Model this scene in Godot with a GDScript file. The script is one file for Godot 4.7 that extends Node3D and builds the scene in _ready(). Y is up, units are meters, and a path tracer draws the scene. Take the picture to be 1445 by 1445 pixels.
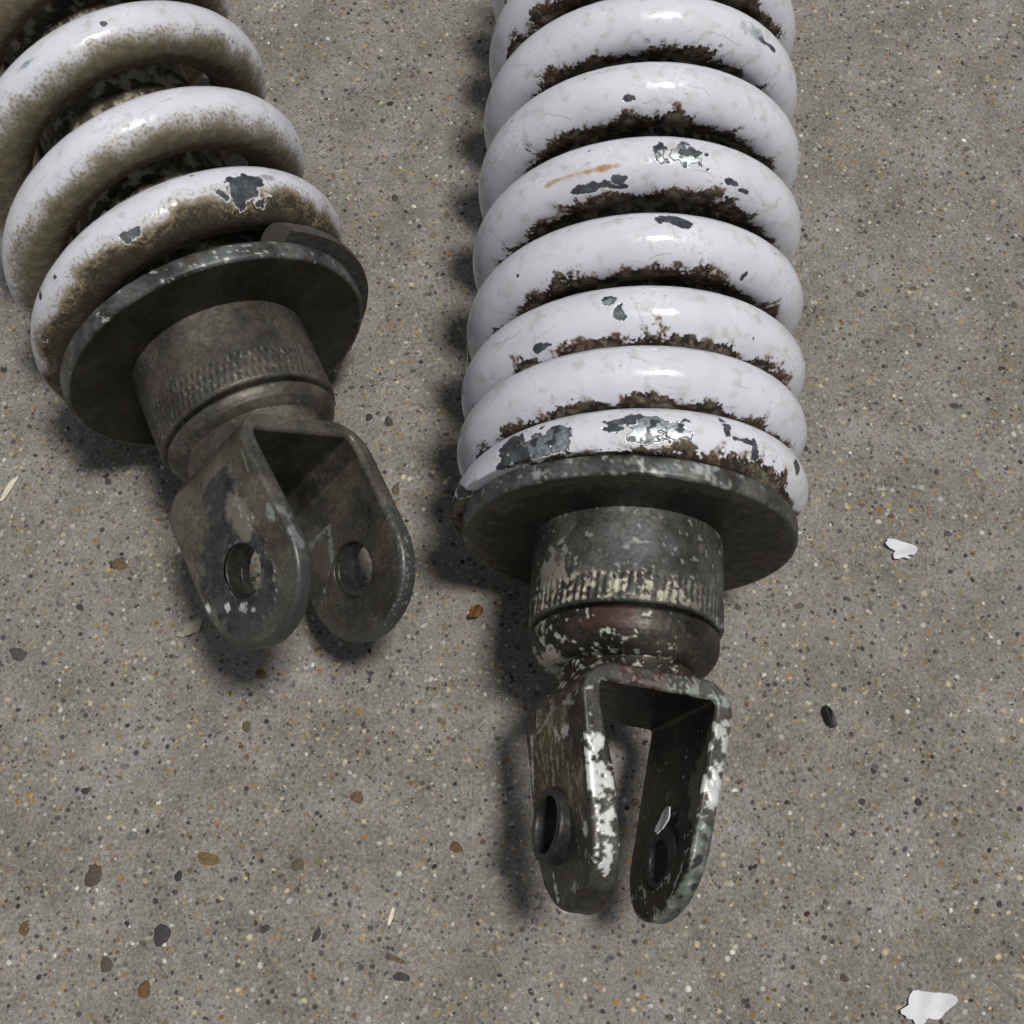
extends Node3D
# Two old motorcycle shock absorbers lying on weathered concrete, seen from above.
# Shapes are worked out in millimetres and stored in metres. World: x right, y up, z towards the camera.

const MM := 0.001
var rng := RandomNumberGenerator.new()
var noise_low := FastNoiseLite.new()
var noise_mid := FastNoiseLite.new()
var noise_fine := FastNoiseLite.new()
var noise_grain := FastNoiseLite.new()
var names := {}


func _ready() -> void:
	rng.seed = 7
	# ---- camera
	var cam := Camera3D.new()
	cam.name = "camera"
	cam.position = Vector3(0, 252.7, 100) * MM
	cam.rotation_degrees = Vector3(-66.64, 0, 0)
	cam.fov = 40.19
	cam.near = 0.01
	cam.far = 20.0
	add_child(cam)
	cam.current = true
	# ---- sky, exposure
	var env := Environment.new()
	env.background_mode = Environment.BG_SKY
	var sky := Sky.new()
	var psm := ProceduralSkyMaterial.new()
	psm.sky_top_color = Color(0.87, 0.89, 0.94)
	psm.sky_horizon_color = Color(0.52, 0.52, 0.52)
	psm.sky_curve = 0.6
	psm.ground_bottom_color = Color(0.25, 0.24, 0.22)
	psm.ground_horizon_color = Color(0.30, 0.30, 0.29)
	psm.energy_multiplier = 1.0
	sky.sky_material = psm
	env.sky = sky
	env.background_energy_multiplier = 0.19
	env.tonemap_mode = Environment.TONE_MAPPER_LINEAR
	env.tonemap_exposure = 1.8
	env.sdfgi_enabled = true
	env.ssao_enabled = true
	env.ssil_enabled = true
	var we := WorldEnvironment.new()
	we.name = "world_environment"
	we.environment = env
	add_child(we)
	# ---- the bright part of the overcast sky
	var sun := DirectionalLight3D.new()
	sun.name = "sun"
	sun.light_color = Color(1.0, 0.985, 0.96)
	sun.light_energy = 0.5
	sun.light_angular_distance = 10.0
	sun.shadow_enabled = true
	sun.look_at_from_position(Vector3(0.25, 1.0, 0.07), Vector3.ZERO, Vector3.FORWARD)
	add_child(sun)

	set_noise(noise_low, 11, 0.09, 3)
	set_noise(noise_mid, 12, 0.35, 3)
	set_noise(noise_fine, 13, 1.1, 2)
	set_noise(noise_grain, 14, 3.2, 1)

	build_ground()
	build_shock(1)
	build_shock(2)
	build_debris()


func set_noise(n: FastNoiseLite, s: int, f: float, oct: int) -> void:
	n.seed = s
	n.noise_type = FastNoiseLite.TYPE_SIMPLEX_SMOOTH
	n.frequency = f
	n.fractal_type = FastNoiseLite.FRACTAL_FBM if oct > 1 else FastNoiseLite.FRACTAL_NONE
	n.fractal_octaves = oct


# ------------------------------------------------------------------ nodes
func numbered(called: String) -> String:
	if not names.has(called):
		names[called] = 0
		return called
	names[called] += 1
	return "%s_%03d" % [called, names[called]]


func thing(called: String, label: String, category: String, at: Vector3, turn := 0.0, group := "") -> Node3D:
	var o := Node3D.new()
	o.name = numbered(called)
	add_child(o, true)
	o.position = at
	o.rotation.y = turn
	tag(o, label, category, group)
	return o


func tag(o: Node3D, label: String, category: String, group := "") -> void:
	o.set_meta("label", label)
	o.set_meta("category", category)
	if group:
		o.set_meta("group", group)


func obj(called: String, mesh: Mesh, mat: Material, parent: Node3D) -> MeshInstance3D:
	var o := MeshInstance3D.new()
	o.name = numbered(called) if parent == self else called
	o.mesh = mesh
	if mat:
		o.material_override = mat
	parent.add_child(o, true)
	return o


# ------------------------------------------------------------------ meshes: grids of points with colour and relief
class Acc:
	var v := PackedVector3Array()
	var n := PackedVector3Array()
	var c := PackedColorArray()
	var uv := PackedVector2Array()
	var idx := PackedInt32Array()

	func mesh(with_color := true, with_uv := false) -> ArrayMesh:
		var a := []
		a.resize(Mesh.ARRAY_MAX)
		a[Mesh.ARRAY_VERTEX] = v
		a[Mesh.ARRAY_NORMAL] = n
		if with_color:
			a[Mesh.ARRAY_COLOR] = c
		if with_uv:
			a[Mesh.ARRAY_TEX_UV] = uv
		a[Mesh.ARRAY_INDEX] = idx
		var m := ArrayMesh.new()
		m.add_surface_from_arrays(Mesh.PRIMITIVE_TRIANGLES, a)
		return m


func grid_normals(p: PackedVector3Array, nu: int, nv: int, wrap_u: bool, flip: bool) -> PackedVector3Array:
	var out := PackedVector3Array()
	out.resize(nu * nv)
	for i in nu:
		var ia := i - 1
		var ib := i + 1
		if wrap_u:
			if ia < 0: ia = nu - 2
			if ib > nu - 1: ib = 1
		else:
			ia = maxi(ia, 0)
			ib = mini(ib, nu - 1)
		for j in nv:
			var ja := maxi(j - 1, 0)
			var jb := mini(j + 1, nv - 1)
			var t := p[ib * nv + j] - p[ia * nv + j]
			var b := p[i * nv + jb] - p[i * nv + ja]
			var n := t.cross(b)
			n = n.normalized() if n.length_squared() > 1e-14 else Vector3.UP
			out[i * nv + j] = -n if flip else n
	return out


# f(i, j) -> point in mm; shade(point, normal) -> Color, whose alpha is the relief in mm
func patch(acc: Acc, nu: int, nv: int, f: Callable, shade: Callable, flip := false, wrap_u := false) -> void:
	var p := PackedVector3Array()
	p.resize(nu * nv)
	for i in nu:
		for j in nv:
			p[i * nv + j] = f.call(i, j)
	var nn := grid_normals(p, nu, nv, wrap_u, flip)
	var cols := PackedColorArray()
	cols.resize(nu * nv)
	for k in nu * nv:
		var c: Color = shade.call(p[k], nn[k])
		p[k] += nn[k] * c.a
		c.a = 1.0
		cols[k] = c
	nn = grid_normals(p, nu, nv, wrap_u, flip)
	var first := acc.v.size()
	for k in nu * nv:
		p[k] *= MM
	acc.v.append_array(p)
	acc.n.append_array(nn)
	acc.c.append_array(cols)
	for i in nu - 1:
		for j in nv - 1:
			var a := first + i * nv + j
			var b := a + nv
			if flip:
				acc.idx.append_array(PackedInt32Array([a, b, a + 1, a + 1, b, b + 1]))
			else:
				acc.idx.append_array(PackedInt32Array([a, a + 1, b, b, a + 1, b + 1]))


# a turned shape about the shock's axis (local z at height y0); prof: [s, radius] pairs, from front to back
func lathe(acc: Acc, prof: PackedVector2Array, seg: int, y0: float, shade: Callable, from_deg := 0.0, to_deg := 360.0) -> void:
	patch(acc, seg + 1, prof.size(), func(i: int, j: int):
		var th: float = deg_to_rad(from_deg + (to_deg - from_deg) * float(i) / seg)
		var q: Vector2 = prof[j]
		return Vector3(sin(th) * q.y, y0 + cos(th) * q.y, q.x), shade, true, to_deg - from_deg >= 360.0)


func dense(points: Array, step: float) -> PackedVector2Array:
	var out := PackedVector2Array()
	for k in points.size() - 1:
		var a: Vector2 = points[k]
		var b: Vector2 = points[k + 1]
		var n := maxi(1, int(ceil(a.distance_to(b) / step)))
		for m in n:
			out.append(a.lerp(b, float(m) / n))
	out.append(points[points.size() - 1])
	return out


# ------------------------------------------------------------------ materials
func vertex_metal(rough: float, metallic: float, seed_: int, spec := 0.5) -> StandardMaterial3D:
	var m := StandardMaterial3D.new()
	m.vertex_color_use_as_albedo = true
	m.vertex_color_is_srgb = true
	m.roughness = rough
	m.metallic = metallic
	m.metallic_specular = spec
	var n := FastNoiseLite.new()
	set_noise(n, seed_, 0.03, 4)
	var im := n.get_seamless_image(256, 256)
	m.roughness_texture = ImageTexture.create_from_image(grey_range(im, 0.62, 1.0))
	m.uv1_triplanar = true
	m.uv1_scale = Vector3.ONE * 45.0
	return m


func grey_range(im: Image, lo: float, hi: float) -> Image:
	im.convert(Image.FORMAT_L8)
	var d := im.get_data()
	for k in d.size():
		d[k] = int((lo + (hi - lo) * d[k] / 255.0) * 255.0)
	return Image.create_from_data(im.get_width(), im.get_height(), false, Image.FORMAT_L8, d)


func sm(a: float, b: float, x: float) -> float:
	return smoothstep(a, b, x)


# ------------------------------------------------------------------ ground
const TILE := 300.0   # mm of concrete that the texture covers
const SIDE := 2048

const PALETTE := {
	"ye": Color(0.66, 0.54, 0.28), "ta": Color(0.56, 0.48, 0.34), "or": Color(0.60, 0.42, 0.22), "cr": Color(0.76, 0.70, 0.55), "da": Color(0.19, 0.19, 0.215),
	"pu": Color(0.29, 0.28, 0.30), "pa": Color(0.66, 0.67, 0.66), "wh": Color(0.82, 0.82, 0.79), "br": Color(0.44, 0.36, 0.29), "gr": Color(0.42, 0.41, 0.40)}


func build_ground() -> void:
	var g := MeshInstance3D.new()
	g.name = "concrete_ground"
	g.set_meta("kind", "structure")
	g.set_meta("label", "weathered grey concrete with small coloured stones showing in it")
	add_child(g, true)
	var acc := Acc.new()
	var half := 3000.0
	for q in [Vector2(-1, -1), Vector2(1, -1), Vector2(1, 1), Vector2(-1, 1)]:
		acc.v.append(Vector3(q.x * half, 0, q.y * half) * MM)
		acc.n.append(Vector3.UP)
		acc.uv.append(q * half / TILE + Vector2(0.5, 0.5))
	acc.idx = PackedInt32Array([0, 1, 2, 0, 2, 3])
	g.mesh = acc.mesh(false, true)
	g.material_override = ground_material()

	# stones that can be told apart: pieces proud of the cement
	var shapes := []
	for k in 7:
		shapes.append(stone_mesh(k))
	var mats := {}
	for key in PALETTE:
		var list := []
		for k in 3:
			var m := StandardMaterial3D.new()
			var c: Color = PALETTE[key]
			c = c.lerp(Color(0.37, 0.36, 0.325), 0.22 + 0.14 * k) * (0.88 + 0.06 * k)
			m.albedo_color = Color(c.r, c.g, c.b)
			m.albedo_texture = grain_texture()
			m.uv1_triplanar = true
			m.uv1_world_triplanar = true
			m.uv1_scale = Vector3.ONE * 90.0
			m.roughness = 0.75
			list.append(m)
		mats[key] = list
	var spots := [
		[-54, 58, 2.5, 1.3, "ye"], [-74, 61, 1.5, 2.7, "br"], [-61, 71, 1.8, 2.1, "pu"], [-70, 76, 1.5, 1.4, "br"], [-68, 54, 1.1, 1.1, "pa"], [-85, 70, 1.1, 1.4, "or"],
		[-49, 69, 1.1, 1.2, "pa"], [-34, 71, 0.7, 1.5, "pu"], [-47, 24, 1.3, 1.0, "or"], [-49, 34, 0.9, 1.5, "ta"], [-76, 2, 1.7, 1.4, "or"], [-63, 80, 1.4, 1.6, "or"],
		[-28, 47, 1.3, 1.4, "or"], [-38, 59, 1.4, 1.2, "ta"], [-10, 56, 1.4, 1.1, "or"], [-20, 75, 2.1, 0.5, "or"], [-19, 78, 1.6, 1.0, "pu"], [-46, -132, 1.5, 2.0, "wh"],
		[-93, 20, 2.0, 1.4, "gr"], [94, -67, 1.2, 1.1, "wh"], [-30, -89, 1.1, 1.3, "wh"], [-23, -14, 1.0, 1.4, "ta"], [90, 14, 1.1, 0.9, "cr"], [-65, 48, 0.8, 1.1, "cr"],
		[-67, 37, 0.6, 1.2, "cr"], [-94, -1, 1.0, 1.4, "cr"], [-59, 61, 0.8, 1.1, "da"], [-29, -30, 0.9, 1.0, "da"], [-25, -29, 1.0, 1.3, "pu"], [85, -34, 1.0, 1.1, "wh"]]
	var kinds := ["cr", "cr", "cr", "ta", "ta", "ye", "or", "da", "da", "pu", "pu", "pa", "pa", "wh", "gr", "gr", "gr", "br"]
	while spots.size() < 290:
		var x := rng.randf_range(-112, 112)
		var z := rng.randf_range(-125, 92)
		if absf(x) > 80.0 + (92.0 - z) * 0.16 + 6.0:
			continue
		var r := 0.48 + 0.55 * pow(rng.randf(), 2.2)
		var flat_ := rng.randf_range(0.62, 1.0)
		spots.append([x, z, r, r * flat_, kinds[rng.randi() % kinds.size()]])
	for q in spots:
		var s := obj("stone", shapes[rng.randi() % shapes.size()], mats[q[4]][rng.randi() % 3], g)
		s.position = Vector3(q[0], 0.0, q[1]) * MM
		s.basis = Basis(Vector3.UP, rng.randf_range(-0.5, 0.5) + (PI if rng.randf() < 0.5 else 0.0)).scaled_local(Vector3(q[2] * 0.88, minf(q[2], q[3]) * 0.16 + 0.05, q[3] * 0.88))

	# grains of sand, past counting
	var mm := MultiMesh.new()
	mm.transform_format = MultiMesh.TRANSFORM_3D
	mm.use_colors = true
	mm.mesh = shapes[0]
	var count := 20000
	mm.instance_count = count
	var keys := ["cr", "cr", "cr", "ta", "ta", "ye", "or", "da", "pu", "pu", "gr", "gr", "gr", "pa", "pa", "wh", "wh", "br"]
	for k in count:
		var x := rng.randf_range(-128, 128)
		var z := rng.randf_range(-150, 95)
		var r := 0.10 + 0.32 * pow(rng.randf(), 3.0)
		mm.set_instance_transform(k, Transform3D(Basis(Vector3.UP, rng.randf() * TAU).scaled_local(Vector3(r, r * 0.4, r * rng.randf_range(0.5, 1.0))), Vector3(x, 0.0, z) * MM))
		var c: Color = PALETTE[keys[rng.randi() % keys.size()]].lerp(Color(0.37, 0.355, 0.325), rng.randf_range(0.0, 0.6))
		mm.set_instance_color(k, c)
	var sand := MultiMeshInstance3D.new()
	sand.name = "sand_grains"
	sand.multimesh = mm
	var sm_ := StandardMaterial3D.new()
	sm_.vertex_color_use_as_albedo = true
	sm_.vertex_color_is_srgb = true
	sm_.roughness = 0.8
	sand.material_override = sm_
	sand.set_meta("kind", "stuff")
	g.add_child(sand, true)


var _grain: ImageTexture
func grain_texture() -> ImageTexture:
	if _grain == null:
		var n := FastNoiseLite.new()
		set_noise(n, 5, 0.06, 4)
		_grain = ImageTexture.create_from_image(grey_range(n.get_seamless_image(256, 256), 0.55, 1.0))
	return _grain


# a low, uneven pebble of unit radius in millimetres, lying on y = 0
func stone_mesh(k: int) -> ArrayMesh:
	var r := RandomNumberGenerator.new()
	r.seed = 100 + k
	var acc := Acc.new()
	var seg := 15
	var rim := []
	for i in seg:
		rim.append(r.randf_range(0.88, 1.08) + 0.13 * sin(2.0 * TAU * i / seg + k) + 0.08 * sin(3.0 * TAU * i / seg + 2.0 * k))
	var rings := [[1.0, -0.2], [0.97, 0.45], [0.72, 0.88]]
	for q in rings:
		for i in seg:
			var a := TAU * i / seg
			acc.v.append(Vector3(cos(a) * q[0] * rim[i], q[1] * r.randf_range(0.85, 1.1), sin(a) * q[0] * rim[i]) * MM)
	acc.v.append(Vector3(0.05, 1.0, 0.0) * MM)
	for ring in 2:
		for i in seg:
			var a := ring * seg + i
			var b := ring * seg + (i + 1) % seg
			acc.idx.append_array(PackedInt32Array([a, a + seg, b, b, a + seg, b + seg]))
	for i in seg:
		acc.idx.append_array(PackedInt32Array([2 * seg + i, 3 * seg, 2 * seg + (i + 1) % seg]))
	acc.n.resize(acc.v.size())
	for t in acc.idx.size() / 3:
		var a := acc.v[acc.idx[t * 3]]
		var n := (acc.v[acc.idx[t * 3 + 2]] - a).cross(acc.v[acc.idx[t * 3 + 1]] - a)
		for m in 3:
			acc.n[acc.idx[t * 3 + m]] += n
	for i in acc.n.size():
		acc.n[i] = acc.n[i].normalized()
	return acc.mesh(false)


func ground_material() -> StandardMaterial3D:
	var n := FastNoiseLite.new()
	set_noise(n, 21, 0.006, 5)
	var low := grey(n, SIDE)
	set_noise(n, 22, 0.03, 4)
	var mid := grey(n, SIDE)
	set_noise(n, 23, 0.15, 4)
	var fine := grey(n, SIDE)
	var total := SIDE * SIDE
	var rgb := PackedByteArray()
	rgb.resize(total * 3)
	var hgt := PackedByteArray()
	hgt.resize(total)
	var hash_ := 17
	for k in total:
		var a := low[k]
		var b := mid[k]
		var c := fine[k]
		hash_ = (hash_ * 1103515245 + 12345) & 0x7fffffff
		var g := (hash_ >> 16) & 255
		var v := 64 + (a * 28 + b * 22 + c * 40 + g * 32) / 255
		rgb[k * 3] = v + 3 + (c - 128) / 26
		rgb[k * 3 + 1] = v
		rgb[k * 3 + 2] = v - 6 + (a - 128) / 40
		hgt[k] = 50 + (b * 60 + c * 80 + g * 30) / 255
	# coloured sand and small stones, level with the cement
	var r := RandomNumberGenerator.new()
	r.seed = 3
	var keys := ["cr", "cr", "cr", "ta", "ta", "ta", "ye", "or", "da", "da", "pu", "pu", "gr", "gr", "gr", "pa", "pa", "wh", "wh", "br", "br", "da"]
	for k in 170000:
		var cx := r.randf() * SIDE
		var cy := r.randf() * SIDE
		var size := 0.7 + 3.2 * pow(r.randf(), 5.0)
		var asp := r.randf_range(0.55, 1.0)
		var rot := r.randf() * PI
		var col: Color = PALETTE[keys[r.randi() % keys.size()]]
		var strength := 0.22 + 0.78 * pow(r.randf(), 1.3)
		var tone := r.randf_range(0.75, 1.1)
		var ca := cos(rot)
		var sa := sin(rot)
		var bump := r.randf_range(-50, 80)
		var cr := col.r * tone * 255.0
		var cg := col.g * tone * 255.0
		var cb := col.b * tone * 255.0
		var w := int(ceil(size))
		for dy in range(-w, w + 1):
			for dx in range(-w, w + 1):
				var fx := dx * ca + dy * sa
				var fy := (dy * ca - dx * sa) / asp
				var d := sqrt(fx * fx + fy * fy) / size
				if d > 1.15:
					continue
				var at := (posmod(int(cy) + dy, SIDE)) * SIDE + posmod(int(cx) + dx, SIDE)
				var s := strength * clampf((1.15 - d) * 3.0, 0.0, 1.0) * (0.75 + fine[at] / 600.0)
				s = minf(s, 1.0)
				rgb[at * 3] = int(lerpf(rgb[at * 3], cr, s))
				rgb[at * 3 + 1] = int(lerpf(rgb[at * 3 + 1], cg, s))
				rgb[at * 3 + 2] = int(lerpf(rgb[at * 3 + 2], cb, s))
				hgt[at] = clampi(int(hgt[at] + bump * s), 0, 255)
	# pits
	for k in 5000:
		var cx := r.randi() % SIDE
		var cy := r.randi() % SIDE
		var w := 1 + int(2.2 * pow(r.randf(), 3.0))
		for dy in range(-w, w + 1):
			for dx in range(-w, w + 1):
				if dx * dx + dy * dy > w * w:
					continue
				var at := posmod(cy + dy, SIDE) * SIDE + posmod(cx + dx, SIDE)
				hgt[at] = hgt[at] / 3
				for ch in 3:
					rgb[at * 3 + ch] = rgb[at * 3 + ch] * 6 / 10
	var m := StandardMaterial3D.new()
	m.albedo_texture = ImageTexture.create_from_image(Image.create_from_data(SIDE, SIDE, false, Image.FORMAT_RGB8, rgb))
	m.heightmap_enabled = true
	m.heightmap_texture = ImageTexture.create_from_image(Image.create_from_data(SIDE, SIDE, false, Image.FORMAT_L8, hgt))
	m.heightmap_scale = 0.035
	m.roughness = 0.9
	m.metallic_specular = 0.35
	return m


func grey(n: FastNoiseLite, side: int, h := 0) -> PackedByteArray:
	var im := n.get_seamless_image(side, side) if h == 0 else n.get_image(side, h)
	im.convert(Image.FORMAT_L8)
	return im.get_data()


# ------------------------------------------------------------------ the shock absorbers
const AXIS_H := 30.52     # the spring rests on the ground
const COIL_R := 25.0
const WIRE := 5.5
const SEAT := -3.42       # back of the spring seat
const SLEEVE_R := 16.2

var P := {}


func params(i: int) -> Dictionary:
	if i == 1:
		return {"gap": 19.86, "th": 3.13, "sb": 28.56, "Lh": 22.29, "Rt": 11.15, "wb": 12.2, "off": -0.96, "yc": 0.74, "kl": -0.1545, "kr": 0.152, "roll": 21.01, "hole": 4.6, "ring_end": 23.0,
			"tip": 100.0, "cum": [0, 260, 620, 980, 1340, 1700, 2060, 2420, 2780, 3140, 3400, 3600], "s": [1.08, -7, -18.3, -29.5, -43.7, -59.4, -75.5, -91, -107, -122, -131, -136]}
	return {"gap": 22.0, "th": 3.44, "sb": 24.69, "Lh": 20.56, "Rt": 12.74, "wb": 11.72, "off": 0.26, "yc": 0.72, "kl": -0.06, "kr": 0.0273, "roll": 45.2, "hole": 4.3, "ring_end": 19.8,
		"tip": 38.0, "cum": [0, 322, 682, 1042, 1402, 1762, 2122, 2367, 2567], "s": [-2.8, -13.9, -32.6, -54, -76, -98, -118, -128, -133]}


func build_shock(i: int) -> void:
	P = params(i)
	var t: Node3D
	if i == 1:
		t = thing("shock_absorber", "shock absorber with tightly wound white spring and paint-flecked fork end", "shock absorber", Vector3(19.84, 0, 10.09) * MM, deg_to_rad(-3.35), "pair of old shock absorbers on the concrete")
	else:
		t = thing("shock_absorber", "shock absorber with wide-open muddy white coils and bare grey fork end", "shock absorber", Vector3(-53.02, 0, -26.41) * MM, deg_to_rad(24.51), "pair of old shock absorbers on the concrete")
	obj("spring", spring_mesh(i), spring_material(i), t)
	var steel := vertex_metal(0.62, 0.25, 40 + i)
	build_seat(i, t, steel)
	build_sleeve(i, t, steel)
	build_ring(i, t, steel)
	build_inner(i, t, steel)
	build_rear(i, t, steel)
	build_clevis(i, t, vertex_metal(0.58 if i == 1 else 0.5, 0.3, 50 + i))


func coil_s(c: float) -> float:
	var a: Array = P.cum
	var b: Array = P.s
	for k in a.size() - 1:
		if c <= a[k + 1]:
			# smooth interpolation through neighbouring turns
			var m0: float = (b[k + 1] - b[maxi(k - 1, 0)]) / float(a[k + 1] - a[maxi(k - 1, 0)])
			var k2 := mini(k + 2, a.size() - 1)
			var m1: float = (b[k2] - b[k]) / float(a[k2] - a[k])
			var h := float(a[k + 1] - a[k])
			var t: float = (c - a[k]) / h
			var t2: float = t * t
			var t3: float = t2 * t
			return (2 * t3 - 3 * t2 + 1) * b[k] + (t3 - 2 * t2 + t) * h * m0 + (-2 * t3 + 3 * t2) * b[k + 1] + (t3 - t2) * h * m1
	return b[b.size() - 1]


const STRIP_W := 1024
const STRIP_H := 160
const PHI_FROM := -120.0
const PHI_SPAN := 290.0


func strips(i: int) -> int:
	return 8 if i == 1 else 5


func spring_mesh(i: int) -> ArrayMesh:
	var acc := Acc.new()
	var ring := 44
	var last: float = P.cum[P.cum.size() - 1]
	var back: float = P.s[P.s.size() - 1] - WIRE + 2.0
	var count := strips(i)
	var c0 := 0.0
	while c0 < last - 0.01:
		var turn := int(floor((c0 + P.tip + 180.0) / 360.0 + 1e-6))
		var c1 := minf(last, (turn + 1) * 360.0 - 180.0 - P.tip)
		var n := maxi(2, int((c1 - c0) / 2.5))
		var strip := turn
		while strip >= count:
			strip -= count - 2
		var first := acc.v.size()
		for a in n + 1:
			var c := lerpf(c0, c1, float(a) / n)
			var th := deg_to_rad(c + P.tip)
			var rad := Vector3(sin(th), cos(th), 0)
			var s := coil_s(c)
			var slope := (coil_s(minf(c + 2, last)) - coil_s(maxf(c - 2, 0))) / (deg_to_rad(4.0) * COIL_R)
			var tan_ := (Vector3(cos(th), -sin(th), 0) + Vector3(0, 0, slope)).normalized()
			var side := rad.cross(tan_).normalized()
			if side.z < 0: side = -side
			var u: float = (c + P.tip + 180.0) / 360.0 - turn
			for b in ring + 1:
				var phi := deg_to_rad(PHI_FROM + 360.0 * b / ring)
				var nrm := rad * cos(phi) + side * sin(phi)
				var p := rad * COIL_R + Vector3(0, AXIS_H, s) + nrm * WIRE
				if p.z > SEAT + 0.02:
					p.z = SEAT + 0.02
					nrm = Vector3(0, 0, 1)
				if p.z < back:
					p.z = back
					nrm = Vector3(0, 0, -1)
				acc.v.append(p * MM)
				acc.n.append(nrm)
				var v := clampf(360.0 * b / ring / PHI_SPAN, 0.006, 0.994)
				acc.uv.append(Vector2(clampf(u, 0.0006, 0.9994), (strip + v) / count))
		for a in n:
			for b in ring:
				var q := first + a * (ring + 1) + b
				acc.idx.append_array(PackedInt32Array([q, q + ring + 1, q + 1, q + 1, q + ring + 1, q + ring + 2]))
		if c0 == 0.0 or c1 == last:    # close the cut ends
			var at := first if c0 == 0.0 else first + n * (ring + 1)
			var th_end := deg_to_rad((c0 if c0 == 0.0 else c1) + P.tip)
			var out_ := Vector3(cos(th_end), -sin(th_end), 0.0) * (-1.0 if c0 == 0.0 else 1.0)
			var mid := Vector3.ZERO
			var k := acc.v.size()
			for b in ring + 1:
				mid += acc.v[at + b] / (ring + 1.0)
				acc.v.append(acc.v[at + b])
				acc.n.append(out_)
				acc.uv.append(acc.uv[at + 30])
			acc.v.append(mid)
			acc.n.append(out_)
			acc.uv.append(acc.uv[at + 30])
			for b in ring:
				if c0 == 0.0:
					acc.idx.append_array(PackedInt32Array([k + ring + 1, k + b, k + b + 1]))
				else:
					acc.idx.append_array(PackedInt32Array([k + ring + 1, k + b + 1, k + b]))
		c0 = c1
	return acc.mesh(false, true)


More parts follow.
